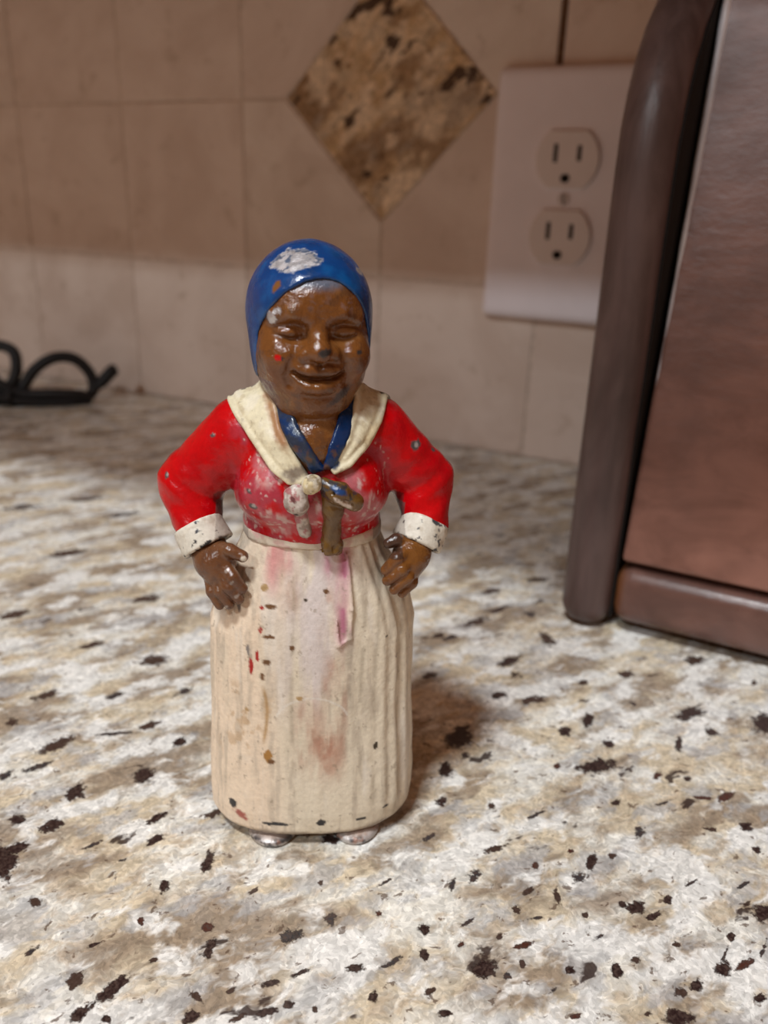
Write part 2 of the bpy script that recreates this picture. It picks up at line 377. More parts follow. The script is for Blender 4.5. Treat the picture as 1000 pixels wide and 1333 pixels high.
def build_specks():
    rn = random.Random(3); V = []; Fc = []; core = []; tint = []
    TI = [(.026, .013, .012), (.060, .034, .024), (.045, .042, .045), (.085, .028, .018)]
    seg = 14
    for idx, it in enumerate(SPECKS.split(';')):
        cx, cy, ax, ay, bx, by, kd = [float(q) for q in it.split(',')]
        s = 1e-5; cx *= s; cy *= s; ax *= s; ay *= s; bx *= s; by *= s
        z = 0.00004 + idx * 0.0000006; base = len(V)
        amp = .78 if kd == 2 else (.9 if kd == 1 else 1.0)
        V.append((cx, cy, z)); core.append(amp); tint.append(TI[int(kd)])
        wob = [rn.uniform(.8, 1.2) for _ in range(seg)]
        for ring, (rr, cv) in enumerate(((.55, .72), (1.1, .40), (1.8, 0.0))):
            for k in range(seg):
                th = 2 * math.pi * k / seg; w = wob[k] if ring < 2 else 1.0
                c_, s_ = math.cos(th) * rr * w, math.sin(th) * rr * w
                V.append((cx + ax * c_ + bx * s_, cy + ay * c_ + by * s_, z)); core.append(cv * amp); tint.append(TI[int(kd)])
        for k in range(seg):
            k2 = (k + 1) % seg
            Fc.append((base, base + 1 + k, base + 1 + k2))
            for r_ in range(2):
                o_ = base + 1 + r_ * seg
                Fc.append((o_ + k, o_ + seg + k, o_ + seg + k2, o_ + k2))
    me = bpy.data.meshes.new('mineral_speckle'); me.from_pydata(V, [], Fc)
    a = me.attributes.new('core', 'FLOAT', 'POINT'); a.data.foreach_set('value', core)
    a = me.attributes.new('tint', 'FLOAT_COLOR', 'POINT'); a.data.foreach_set('color', np.array([(*t_, 1) for t_ in tint], 'f').ravel())
    bm = bmesh.new(); bm.from_mesh(me)
    bmesh.ops.recalc_face_normals(bm, faces=bm.faces)
    if sum(f.normal.z for f in bm.faces) < 0: bmesh.ops.reverse_faces(bm, faces=bm.faces)
    bm.to_mesh(me); bm.free()
    o = obj('mineral_speckle', me, M_SPECK, ct); o.location = (0, 0.30, 0.03)
    tag(o, 'dark maroon and grey mineral grains', None, None, 'stuff')
build_specks()

# ---------------------------------------------------------------- wall cabinet above the counter (out of frame; it shades the wall)
uc = empty('unseen_upper_cabinet', (-0.1, 0.0, 0.34)); tag(uc, 'unseen warm brown wooden wall cabinet above the backsplash, shading the wall', 'cabinet')
obj('body', box_mesh('body', (-0.70, -0.340, 0.0), (0.70, -0.0005, 0.75), .001), M_UNSEEN_CABINET, uc)
for k in range(3):
    x0 = -0.70 + k * 1.4 / 3
    d = obj('door', box_mesh('door', (x0 + .003, -0.360, 0.0), (x0 + 1.4 / 3 - .003, -0.3405, 0.745), .002), M_UNSEEN_CABINET, uc)
    h = obj('handle', tube_mesh('handle', spline([(x0 + .05, -.360, .06), (x0 + .05, -.385, .07), (x0 + .05, -.385, .15), (x0 + .05, -.360, .16)], 5), .004, 8), M_STEEL, d, True)

# ---------------------------------------------------------------- wall outlet
ox, oz = .1134, .1482
wo = empty('wall_outlet', (ox, 0, oz)); tag(wo, 'white duplex wall outlet on the tiled backsplash beside the bread box', 'outlet')
def plate_mesh():
    w, h, d, r = .0428, .0649, .0062, .004
    bm = bmesh.new(); rings = []
    def rr(hw, hh, rad, y, n=6):
        out = []
        for cx, cz, a0 in ((hw - rad, hh - rad, 0), (-hw + rad, hh - rad, 90), (-hw + rad, -hh + rad, 180), (hw - rad, -hh + rad, 270)):
            for q in range(n + 1):
                a = R(a0 + 90 * q / n); out.append(bm.verts.new((cx + rad * math.cos(a), y, cz + rad * math.sin(a))))
        return out
    for ins, y in ((0, 0), (0, -.0026), (.0006, -.0040), (.0018, -.0053), (.0036, -.0060), (.0060, -d)):
        rings.append(rr(w - ins, h - ins, max(r - ins * .3, .001), y))
    n = len(rings[0])
    for a, b in zip(rings, rings[1:]):
        for q in range(n): bm.faces.new((a[q], a[(q + 1) % n], b[(q + 1) % n], b[q]))
    bm.faces.new(rings[-1]); bm.faces.new(rings[0])
    return bm_mesh('plate', bm)
pl = obj('plate', plate_mesh(), M_PLATE, wo, True)
def recept_outline(r, flat, n=14):
    a0 = math.asin(flat / r); pts = []
    for q in range(n + 1):
        a = -a0 + 2 * a0 * q / n; pts.append((r * math.cos(a), r * math.sin(a)))
    for q in range(n + 1):
        a = math.pi - a0 + 2 * a0 * q / n; pts.append((r * math.cos(a), r * math.sin(a)))
    return pts
for s in (1, -1):
    rc = obj('receptacle', prism_mesh('receptacle', recept_outline(.0172, .0143), .0026, .0008, 3, 'xz', False), M_RECEPT, wo)
    rc.location = (0, -.0058, s * .01945)
    for sx, hh in ((-.00635, .0045), (.00635, .0038)):
        sl = obj('slot', box_mesh('slot', (-.0011, -.0003, -hh), (.0011, .0003, hh), .0002), M_SLOT, rc); sl.location = (sx, -.0026, .0033)
    gh = obj('ground_hole', prism_mesh('ground_hole', [(.0025 * math.cos(R(a)), .0025 * math.sin(R(a)) if a > 180 else .0025 * math.sin(R(a)) * .8) for a in range(0, 360, 20)], .0005, 0, 1, 'xz'), M_SLOT, rc)
    gh.location = (0, -.00245, -.0088)
sc_ = obj('screw', prism_mesh('screw', [(.0033 * math.cos(R(a)), .0033 * math.sin(R(a))) for a in range(0, 360, 20)], .0012, .0005, 2, 'xz', False), M_SCREW, wo)
sc_.location = (0, -.0060, 0)
ss = obj('screw_slot', box_mesh('screw_slot', (-.0028, -.00025, -.0004), (.0028, .0001, .0004)), M_SLOT, sc_); ss.location = (0, -.00112, 0); ss.rotation_euler = (0, R(80), 0)

# ---------------------------------------------------------------- bread box
bx, by = .1915, -.1990
bb = empty('bread_box', (bx, by, 0), R(-1.0)); tag(bb, 'dark stained wooden bread box with slanted front door on the counter', 'bread box')
BW, BD = .36, .188
prof = [(.0, .0), (.0, .156), (.0010, .168), (.0040, .179), (.0095, .190), (.0180, .2005), (.030, .2105), (.046, .2185), (.068, .2245), (.10, .227), (BD, .228), (BD, .0)]
def side_panel(x):
    me = prism_mesh('side_panel', prof, .0178, .0082, 6, 'yz')
    o = obj('side_panel', me, M_WOOD_SIDE, bb, True); o.location = (x, 0, 0)
    return o
side_panel(-.0118); side_panel(BW - .0185 - .0118)
for xx in (.00605, BW - .0185 - .0118 - .0009):  # added black sheets paint the deep shade of the door gaps
    ln = obj('gap_shade_sheet', prism_mesh('gap_shade_sheet', [(r_ + .0076, max(z_ - .004, .004)) if r_ < BD - .001 else (r_ - .004, max(z_ - .004, .004)) for r_, z_ in prof], .0008, 0, 1, 'yz'), M_SLOT, bb)
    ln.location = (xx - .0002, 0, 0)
XL, XR = .0068, BW - .0185 - .0119
rail = obj('bottom_rail', box_mesh('bottom_rail', (0, 0, 0), (XR - XL, .020, .0215), .0060, 4), M_WOOD_RAIL, bb, True)
rail.location = (XL, .0035, .0040)
lean = math.atan2(.034, .175)
door = obj('front_door', box_mesh('front_door', (0.0, 0, 0), (XR - XL - .0022, .016, .196), .0016, 3), M_WOOD_DOOR, bb)
door.location = (XL + .0012, .0050, .0280); door.rotation_euler = (-lean, 0, 0)
edge = obj('edge_highlight', tube_mesh('edge_highlight', [(.0009, .0006, z * .001) for z in range(60, 194, 6)], [.0003 + .0011 * min(1, z / 14) + .00012 * math.sin(z * 1.7) for z in range(23)], 8), M_EDGE_HIGHLIGHT, door, True)  # pale tube paints a highlight along the rounded door edge
obj('bottom_board', box_mesh('bottom_board', (XL, .024, .004), (XR, BD - .012, .014), .001), M_WOOD_SIDE, bb)
obj('back_panel', box_mesh('back_panel', (XL, BD - .012, .004), (XR, BD - .002, .222), .001), M_WOOD_SIDE, bb)
obj('top_board', box_mesh('top_board', (XL, .062, .208), (XR, BD - .002, .2225), .002), M_WOOD_SIDE, bb)

# ---------------------------------------------------------------- black cord lying in loops at the foot of the wall
co = empty('power_cord', (-.228, -.055, 0)); tag(co, 'tangled black power cord lying in loops against the backsplash', 'cord')
e1 = Vector((math.cos(R(38)), math.sin(R(38)), 0)); e2 = Vector((-e1.y, e1.x, 0))
def cp(u, d, z): return e1 * (u * MM) + e2 * (d * MM) + Vector((0, 0, z * MM))
path = [cp(-75, 5, 6), cp(-52, -4, 4), cp(-30, -8, 3.2), cp(-5, -8, 3), cp(14, -6, 3.2), cp(23, 0, 8), cp(22, 3, 20), cp(12, 3, 31), cp(-2, 1, 32), cp(-15, -2, 24), cp(-24, -6, 12), cp(-34, -8, 9), cp(-46, -2, 20),
        cp(-50, 4, 32), cp(-40, 6, 40), cp(-28, 2, 36), cp(-27, -5, 22), cp(-36, -8, 9), cp(-50, -4, 9), cp(-66, 0, 18), cp(-74, 2, 32), cp(-62, 4, 40), cp(-50, 0, 34), cp(-40, -8, 18), cp(-22, -10, 9), cp(0, -10, 8.5), cp(16, -8, 7), cp(20, -3, 3.5)]
obj('cable', tube_mesh('cable', spline(path, 9), .0040, 10), M_CORD, co, True)
obj('cable_strand', tube_mesh('cable_strand', spline([cp(-80, -2, 14), cp(-60, -9, 14), cp(-40, -13, 8), cp(-15, -13, 3.2), cp(8, -11, 3.0), cp(22, -6, 3.2)], 8), .0029, 10), M_CORD, co, True)
obj('cable_tie', tube_mesh('cable_tie', spline([cp(-31, -16, 6), cp(-31, -10, 15), cp(-31, -3, 12), cp(-31, -2, 5), cp(-31, -9, 1.6)], 6, True), .0022, 8, False), M_CORD, co, True)
obj('plug', tube_mesh('plug', [cp(18, -4, 4.2), cp(22, -2, 7), cp(26, 1, 11), cp(29, 2, 14), cp(36, 5, 21), cp(39, 6, 23.5), cp(40, 6, 24)], [.0026, .0028, .0030, .0044, .0046, .0042, .0025], 12), M_CORD, co, True)

# ---------------------------------------------------------------- the painted figurine (shapes as signed distance fields, millimetres)
def V3(*a): return np.array(a, np.float32)
def smin(a, b, k): h = np.clip(.5 + .5 * (b - a) / k, 0, 1); return b + (a - b) * h - k * h * (1 - h)
def smax(a, b, k): return -smin(-a, -b, k)
def sph(P, c, r): return np.sqrt((P[0] - c[0]) ** 2 + (P[1] - c[1]) ** 2 + (P[2] - c[2]) ** 2) - r
def ell(P, c, r):
    x, y, z = P[0] - c[0], P[1] - c[1], P[2] - c[2]
    k0 = np.sqrt((x / r[0]) ** 2 + (y / r[1]) ** 2 + (z / r[2]) ** 2)
    k1 = np.sqrt((x / r[0] ** 2) ** 2 + (y / r[1] ** 2) ** 2 + (z / r[2] ** 2) ** 2) + 1e-6
    return k0 * (k0 - 1) / k1
def cone(P, a, b, ra, rb):
    a = np.array(a, float); b = np.array(b, float); d = b - a; L2 = d @ d
    x, y, z = P[0] - a[0], P[1] - a[1], P[2] - a[2]
    t = np.clip((x * d[0] + y * d[1] + z * d[2]) / L2, 0, 1)
    return np.sqrt((x - t * d[0]) ** 2 + (y - t * d[1]) ** 2 + (z - t * d[2]) ** 2) - (ra + (rb - ra) * t)
def chain(P, pts, rs, k=.6):
    r = None
    for i in range(len(pts) - 1):
        q = cone(P, pts[i], pts[i + 1], rs[i], rs[i + 1]); r = q if r is None else smin(r, q, k)
    return r
def poly2(x, z, pts):
    d = np.full(x.shape, 1e9, np.float32); s = np.ones(x.shape, np.float32); n = len(pts)
    for i in range(n):
        ax, az = pts[i]; bx_, bz = pts[i - 1]; ex, ez = bx_ - ax, bz - az; wx, wz = x - ax, z - az
        t = np.clip((wx * ex + wz * ez) / (ex * ex + ez * ez), 0, 1)
        d = np.minimum(d, (wx - ex * t) ** 2 + (wz - ez * t) ** 2)
        c1 = z >= az; c2 = z < bz; c3 = ex * wz > ez * wx
        s = np.where((c1 & c2 & c3) | (~c1 & ~c2 & ~c3), -s, s)
    return s * np.sqrt(d)
def vnoise(x, y, z, seed=0):
    xi, yi, zi = np.floor(x), np.floor(y), np.floor(z); fx, fy, fz = x - xi, y - yi, z - zi
    fx, fy, fz = [q * q * (3 - 2 * q) for q in (fx, fy, fz)]
    xi, yi, zi = xi.astype(np.int64), yi.astype(np.int64), zi.astype(np.int64)
    def h(a, b, c):
        n = (a * 374761393 + b * 668265263 + c * 2147483647 + seed * 144665) & 0xffffffff
        n = ((n ^ (n >> 13)) * 1274126177) & 0xffffffff
        return ((n ^ (n >> 16)) & 0xffff) / 65535.0
    r = 0
    for a in (0, 1):
        for b in (0, 1):
            for c in (0, 1):
                r = r + (fx if a else 1 - fx) * (fy if b else 1 - fy) * (fz if c else 1 - fz) * h(xi + a, yi + b, zi + c)
    return r
def fbm(P, s, seed=0, o=4, aniso=(1, 1, 1)):
    r = 0; a = .5; tot = 0
    for i in range(o):
        r = r + a * vnoise(P[0] * aniso[0] / s, P[1] * aniso[1] / s, P[2] * aniso[2] / s, seed + i * 7); tot += a; a *= .55; s /= 2.03
    return r / tot

def nets(fn, lo, hi, h):
    ax = [np.arange(lo[i], hi[i] + h, h, dtype=np.float32) for i in range(3)]
    P = np.meshgrid(*ax, indexing='ij'); f = fn(P).astype(np.float32)
    nx, ny, nz = f.shape; ins = f < 0
    cnt = np.zeros((nx - 1, ny - 1, nz - 1), np.float32); acc = [np.zeros_like(cnt) for _ in range(3)]
    offs = [(i, j, k) for i in (0, 1) for j in (0, 1) for k in (0, 1)]
    sl = lambda A, o: A[o[0]:nx - 1 + o[0], o[1]:ny - 1 + o[1], o[2]:nz - 1 + o[2]]
    for a in offs:
        for d in range(3):
            if a[d]: continue
            b = list(a); b[d] = 1
            fa, fb = sl(f, a), sl(f, b); m = sl(ins, a) != sl(ins, b)
            t = np.where(m, fa / np.where(m, fa - fb, 1), 0)
            cnt += m
            for e in range(3): acc[e] += np.where(m, (t if e == d else a[e]), 0)
    act = cnt > 0; ids = np.full(cnt.shape, -1, np.int64); I = np.argwhere(act); ids[act] = np.arange(len(I))
    pos = np.stack([(acc[e][act] / cnt[act] + I[:, e]) * h + lo[e] for e in range(3)], 1)
    quads = []
    for d in range(3):
        u, v = (d + 1) % 3, (d + 2) % 3
        s0 = [slice(1, -1)] * 3; s0[d] = slice(0, -1); s1 = list(s0); s1[d] = slice(1, None)
        A, B = ins[tuple(s0)], ins[tuple(s1)]
        for m, flip in ((A & ~B, False), (~A & B, True)):
            E = np.argwhere(m)
            if not len(E): continue
            E = E + 1; E[:, d] -= 1
            def gid(du, dv):
                q = E.copy(); q[:, u] += du; q[:, v] += dv
                return ids[q[:, 0], q[:, 1], q[:, 2]]
            q = np.stack([gid(-1, -1), gid(0, -1), gid(0, 0), gid(-1, 0)], 1)
            quads.append(q[:, ::-1] if flip else q)
    Q = np.concatenate(quads); Q = Q[(Q >= 0).all(1)]
    return pos.astype(np.float32), Q

def sdf_obj(name, fn, lo, hi, h, mat, parent, painter, label=None):
    pos, Q = nets(fn, lo, hi, h)
    me = bpy.data.meshes.new(name)
    me.vertices.add(len(pos)); me.vertices.foreach_set('co', (pos * MM).ravel())
    me.loops.add(Q.size); me.loops.foreach_set('vertex_index', Q.ravel().astype(np.int32))
    me.polygons.add(len(Q)); me.polygons.foreach_set('loop_start', np.arange(0, Q.size, 4, dtype=np.int32))
    me.update(calc_edges=True); me.validate()
    P = [pos[:, i].astype(np.float64) for i in range(3)]
    col = np.ones((len(pos), 4), np.float32); bare = np.zeros(len(pos), np.float32)
    painter(P, col, bare)
    a = me.attributes.new('paint', 'FLOAT_COLOR', 'POINT'); a.data.foreach_set('color', np.clip(col, 0, 1).ravel())
    a = me.attributes.new('bare', 'FLOAT', 'POINT'); a.data.foreach_set('value', np.clip(bare, 0, 1))
    o = obj(name, me, mat, parent, True)
    if label: tag(o, label)
    return o
def lay(col, m, c):
    m = (np.clip(m, 0, 1) * np.ones(len(col)))[:, None]; col[:, :3] = col[:, :3] * (1 - m) + np.array(c)[None, :] * m
def sstep(a, b, x): t = np.clip((x - a) / (b - a), 0, 1); return t * t * (3 - 2 * t)
def blot(P, x, z, rx, rz, ang=0.0, seed=0, soft=.25, rag=.5, ns=1.6, front=True):
    """ragged paint mark on the front, centre (x, z), radii in mm"""
    c, s = math.cos(R(ang)), math.sin(R(ang)); dx, dz = P[0] - x, P[2] - z
    u, v = (dx * c + dz * s) / rx, (-dx * s + dz * c) / rz
    d = np.sqrt(u * u + v * v) + (fbm(P, ns, seed + 11, 3) - .5) * 2 * rag
    m = 1 - sstep(1 - soft, 1 + soft, d)
    return m * (P[1] < 0) if front else m

CREAM = (.70, .60, .46); BROWN = (.165, .058, .013); RED = (.52, .0012, .004); BLUE = (.001, .042, .175); IRON = (.045, .045, .05); BRIGHT = (.62, .62, .64)

fig = empty('figurine', (.1515, -.3245, 0), R(31.6))
tag(fig, 'painted metal figurine of a woman in red blouse, hands on hips', 'figurine')

# --- head -----------------------------------------------------------------
HC = (-.3, -2.3, 118.9); HA = R(8)
def hcoord(P):
    dx, dy = P[0] - HC[0], P[1] - HC[1]
    return [dx * math.cos(HA) + dy * math.sin(HA), dx * math.sin(HA) - dy * math.cos(HA), P[2] - HC[2]]
def skull(q):
    d = ell(q, (0, -1, 4.2), (12.5, 12.8, 13.0))
    return smin(d, ell(q, (0, 2.2, -4.2), (10.9, 10.0, 11.2)), 4)
def carve(a, pts, depth, w):
    """shallow groove pressed into the face along a line given in (u, w)"""
    z = np.zeros_like(a[0]); q = [a[0], z, a[2]]
    d = None
    for p0, p1 in zip(pts, pts[1:]):
        e = cone(q, (p0[0], 0, p0[1]), (p1[0], 0, p1[1]), 0, 0); d = e if d is None else np.minimum(d, e)
    return depth * np.exp(-(d / w) ** 2) * (a[1] > 5)
def head_sdf(P):
    q = [c / 1.05 for c in hcoord(P)]; u, v, w = q; a = [np.abs(u), v, w]
    d = skull([u * 1.06, v * 1.06, w * 1.06])
    d = smin(d, ell(q, (0, 4.0, 7.0), (9.3, 8.2, 6.0)), 3)                      # forehead
    d = smin(d, ell(q, (0, 2.6, -4.6), (9.8, 9.6, 11.0)), 3)
    d = smin(d, sph(a, (5.7, 7.9, -2.7), 4.5), 2.2)                              # cheeks
    d = smin(d, ell(q, (0, 8.4, -11.4), (4.6, 3.3, 3.0)), 2.2)                   # chin
    d = smin(d, ell(q, (0, 4.4, -13.0), (6.8, 5.0, 3.4)), 2.5)
    d = smin(d, ell(q, (0, 8.4, -6.8), (6.0, 4.2, 4.2)), 2.0)                    # muzzle
    d = smin(d, chain(a, [(1.6, 11.2, 4.3), (4.2, 10.9, 5.0), (7.4, 8.8, 4.2)], (1.0, 1.3, 1.0)), 1.8)   # brow
    d = smax(d, -ell(a, (4.7, 12.7, 1.6), (3.2, 2.3, 1.9)), 1.6)                 # eye hollows
    d = smin(d, ell(a, (4.8, 9.35, 1.65), (2.8, 1.75, 1.5)), .6)                 # closed lids
    d = smin(d, cone(q, (0, 10.6, 3.4), (0, 13.0, -1.0), 1.25, 1.8), 1.3)        # nose bridge
    d = smin(d, sph(q, (0, 13.3, -1.5), 2.1), .9)
    d = smin(d, ell(a, (2.7, 11.9, -1.95), (1.9, 1.9, 1.5)), .8)                 # nostril wings
    d = smax(d, -sph(a, (1.25, 13.8, -3.5), .6), .4)
    d = smin(d, chain(a, [(0, 12.6, -5.0), (1.7, 12.5, -4.8), (3.2, 11.8, -4.9), (4.4, 10.9, -5.0)], (1.15, 1.3, 1.05, .5)), .7)   # upper lip
    d = smin(d, chain(a, [(0, 12.4, -8.1), (1.7, 12.1, -7.9), (3.2, 11.5, -7.2), (4.3, 10.8, -6.1)], (1.45, 1.35, 1.05, .5)), .7)   # lower lip
    d = d + carve(a, [(2.4, 1.0), (4.7, .45), (7.3, 1.2)], .38, .42) + carve(a, [(2.4, 2.6), (4.7, 3.2), (7.3, 2.5)], .25, .5) + carve(a, [(3.2, -.7), (5.2, -1.1), (7.2, -.5)], .16, .5)
    d = d + carve(a, [(4.1, -1.8), (5.2, -3.6), (5.7, -6.0), (5.2, -7.6)], .62, .8)          # smile folds
    d = d + carve(a, [(0, -6.6), (1.8, -6.45), (3.3, -6.05), (4.6, -5.35)], 1.0, .42)   # mouth line
    d = d + carve(a, [(0, -10.1), (2.6, -9.7)], .28, .7) + carve(a, [(0, -3.4), (0, -4.4)], .25, .45)
    neck = cone(P, (0.3, -1.5, 108), (0.2, -2.2, 96), 7.2, 8.8)
    chest = ell(P, (1.0, -6.0, 97.5), (8.5, 8.6, 8.5))
    d = smin(d, smin(neck, chest, 3), 1.2)
    return d + (fbm(P, 3.0, 5, 3) - .5) * .30 + (fbm(P, 1.3, 6, 2) - .5) * .16
def paint_skin(P, col, bare):
    n = fbm(P, 4, 1, 4); n2 = fbm(P, 1.6, 2, 4)
    col[:, :3] = BROWN
    lay(col, sstep(.50, .72, n) * .7, (.205, .085, .024)); lay(col, sstep(.54, .70, n2) * .5, (.075, .034, .018))
def paint_head(P, col, bare):
    paint_skin(P, col, bare); q = hcoord(P); n = fbm(P, 1.5, 31, 4)
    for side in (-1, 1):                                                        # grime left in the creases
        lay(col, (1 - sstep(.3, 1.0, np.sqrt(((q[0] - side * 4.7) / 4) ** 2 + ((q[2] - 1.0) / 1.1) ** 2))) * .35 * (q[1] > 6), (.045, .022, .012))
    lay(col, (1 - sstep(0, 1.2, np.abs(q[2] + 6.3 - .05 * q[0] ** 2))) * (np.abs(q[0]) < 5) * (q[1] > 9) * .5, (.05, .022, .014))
    m = blot(P, .4, 130.3, 5.6, 1.7, -3, 3, .6, .5); lay(col, m * .75, (.10, .15, .22))    # blue smear under the scarf
    m = blot(P, -7.6, 123.3, .9, 1.0, 0, 4, .2, .6, .8); lay(col, m, BRIGHT); bare += m
    m = blot(P, -6.4, 124.6, .9, .6, 30, 14, .2, .6, .8); lay(col, m, BRIGHT); bare += m
    m = blot(P, 2.6, 117.6, 1.15, .75, 20, 5, .2, .5, .7); lay(col, m, (.07, .065, .065)); bare += m * .8
    m = blot(P, -6.3, 116.2, .62, .66, 0, 6, .15, .3, .7); lay(col, m, RED)
    m = blot(P, -5.4, 116.1, .35, .35, 0, 7, .2, .3, .7); lay(col, m, (.02, .02, .02))
    m = blot(P, 9.2, 117.1, .5, .5, 0, 8, .2, .3, .7); lay(col, m, (.03, .025, .025))
    m = blot(P, 5.8, 108.6, 2.6, .8, 38, 9, .4, .7, .9); lay(col, m * .8, (.05, .045, .05)); bare += m * .6
    m = sstep(.60, .66, n) * blot(P, -2.5, 127, 4.6, 2.6, 0, 10, .5, .3); lay(col, m * .6, (.23, .13, .10)); bare += m * .25
    m = sstep(.60, .66, n) * blot(P, 6.5, 126.3, 3.2, 2, 0, 12, .5, .3); lay(col, m * .6, (.25, .14, .11)); bare += m * .25
    lay(col, blot(P, -8.5, 108.5, 1.5, 6, 20, 13, .4, .4) * (P[2] < 111) * .3, BLUE)
sdf_obj('head', head_sdf, (-15, -19, 93), (15, 13, 136), .36, M_SKIN, fig, paint_head, 'smiling brown painted face and neck')

# --- headscarf --------------------------------------------------------------
def scarf_sdf(P):
    q = hcoord(P); u, v, w = q
    d = skull([u * 1.055, v, w])
    d = smin(d, ell(q, (0, 4.0, 7.0), (9.0, 8.6, 6.2)), 3) - .95
    d = smin(d, ell(q, (0, .6, -4.4), (11.3, 9.5, 10.6)), 2)
    d = smin(d, ell(q, (0, -7.0, -8.5), (8.5, 6.0, 7.5)), 3)                    # gathered at the nape
    op = np.sqrt((u / 10.75) ** 2 + (np.where(w > -2, (w + 2) / (13.6 + .08 * u), 0)) ** 2)
    cut = np.minimum((1 - op) * 9.0, v - (.5 + np.where(w < 0, w * .10, 0)))     # opening for the face
    d = smax(d, cut, .7)
    d = smax(d, -(skull([u * 1.06, v, w]) + .9), .3)
    return smax(d, -(w + 13.5), .8) + (fbm(P, 5, 15, 3) - .5) * .35
def paint_scarf(P, col, bare):
    n = fbm(P, 3, 21, 4); n2 = fbm(P, 1.1, 22, 3); q = hcoord(P)
    col[:, :3] = BLUE
    lay(col, sstep(.45, .75, n) * .5, (.004, .10, .30)); lay(col, sstep(.56, .75, fbm(P, 5, 23, 3)) * .5, (.002, .022, .085))
    m = blot(P, -3.0, 133.4, 4.3, 1.75, 8, 24, .12, .55, 1.5) * (P[1] < -5)
    lay(col, m, BRIGHT); lay(col, m * sstep(.47, .53, n2), (.16, .22, .34)); lay(col, m * sstep(.53, .60, fbm(P, .8, 29, 3)), (.85, .85, .88)); bare += m * (.55 + .45 * n)
    m = blot(P, 9.3, 131.5, .9, .35, -40, 25, .2, .4, .8); lay(col, m, BRIGHT); bare += m
    edge = np.abs(P[1] + 2) < .35; m = edge * sstep(.55, .62, n2); lay(col, m * .8, (.35, .38, .42)); bare += m * .5   # casting seam
    lay(col, blot(P, -6.3, 129.0, 1.2, .6, 45, 26, .3, .6, .9), (.19, .075, .02))
sdf_obj('headscarf', scarf_sdf, (-16, -17, 103), (16, 16, 139), .38, M_BLUE, fig, paint_scarf, 'blue headscarf with a bare metal chip')

# --- blouse -------------------------------------------------------------------
ARM = {-1: dict(S=(-15.2, .5, 97.3), E=(-26.4, 2.2, 85.2), W=(-24.4, -3.0, 76.6), r=(7.2, 6.9, 5.3)),
       1: dict(S=(14.2, .5, 97.8), E=(24.9, 2.0, 86.4), W=(25.3, -3.0, 77.6), r=(7.0, 6.8, 5.2))}
def torso_sdf(P):
    a = [np.abs(P[0] - .2), P[1], P[2]]
    d = ell(P, (0, -.5, 94), (16.5, 11.5, 12.5))
    d = smin(d, cone(a, (0, .3, 99.5), (12.5, .4, 98.2), 8.0, 7.2), 4)
    d = smin(d, cone(P, (0.2, 0, 100), (0.2, -.5, 107.5), 13.0, 8.2), 4)
    d = smin(d, ell(P, (.2, -1.8, 84.6), (16.8, 12.9, 8.2)), 3)
    d = smin(d, ell(P, (.2, -.8, 78.5), (15.2, 12.2, 6.5)), 1.5)
    d = smin(d, ell(a, (6.6, -8.2, 88.0), (8.0, 6.8, 7.4)), 3.5)
    return d
def blouse_sdf(P):
    d = torso_sdf(P)
    for s in (-1, 1):
        A = ARM[s]
        arm = smin(cone(P, A['S'], A['E'], A['r'][0], A['r'][1]), cone(P, A['E'], A['W'], A['r'][1] * .97, A['r'][2]), 1.6)
        x, z = P[0] - A['E'][0], P[2] - A['E'][2]
        arm = arm + .22 * np.sin((z * .9 - s * x * .55) * 1.25) * np.exp(-(x * x + z * z) / 70)     # sleeve folds
        d = smin(d, arm, 2.2)
    d = smax(d, 76.4 - P[2], .8)
    v = poly2(P[0], P[2], [(-7.6, 115), (8.2, 115), (6.5, 103), (2.4, 94.0), (-5.0, 103)])           # V neck
    d = smax(d, np.minimum(-v, -(P[1] + 1.0)) if False else np.minimum(-v, -P[1] - 1.0), .8)
    d = smax(d, P[2] - 108.5, .6)
    return d + (fbm(P, 4, 41, 3) - .5) * .35
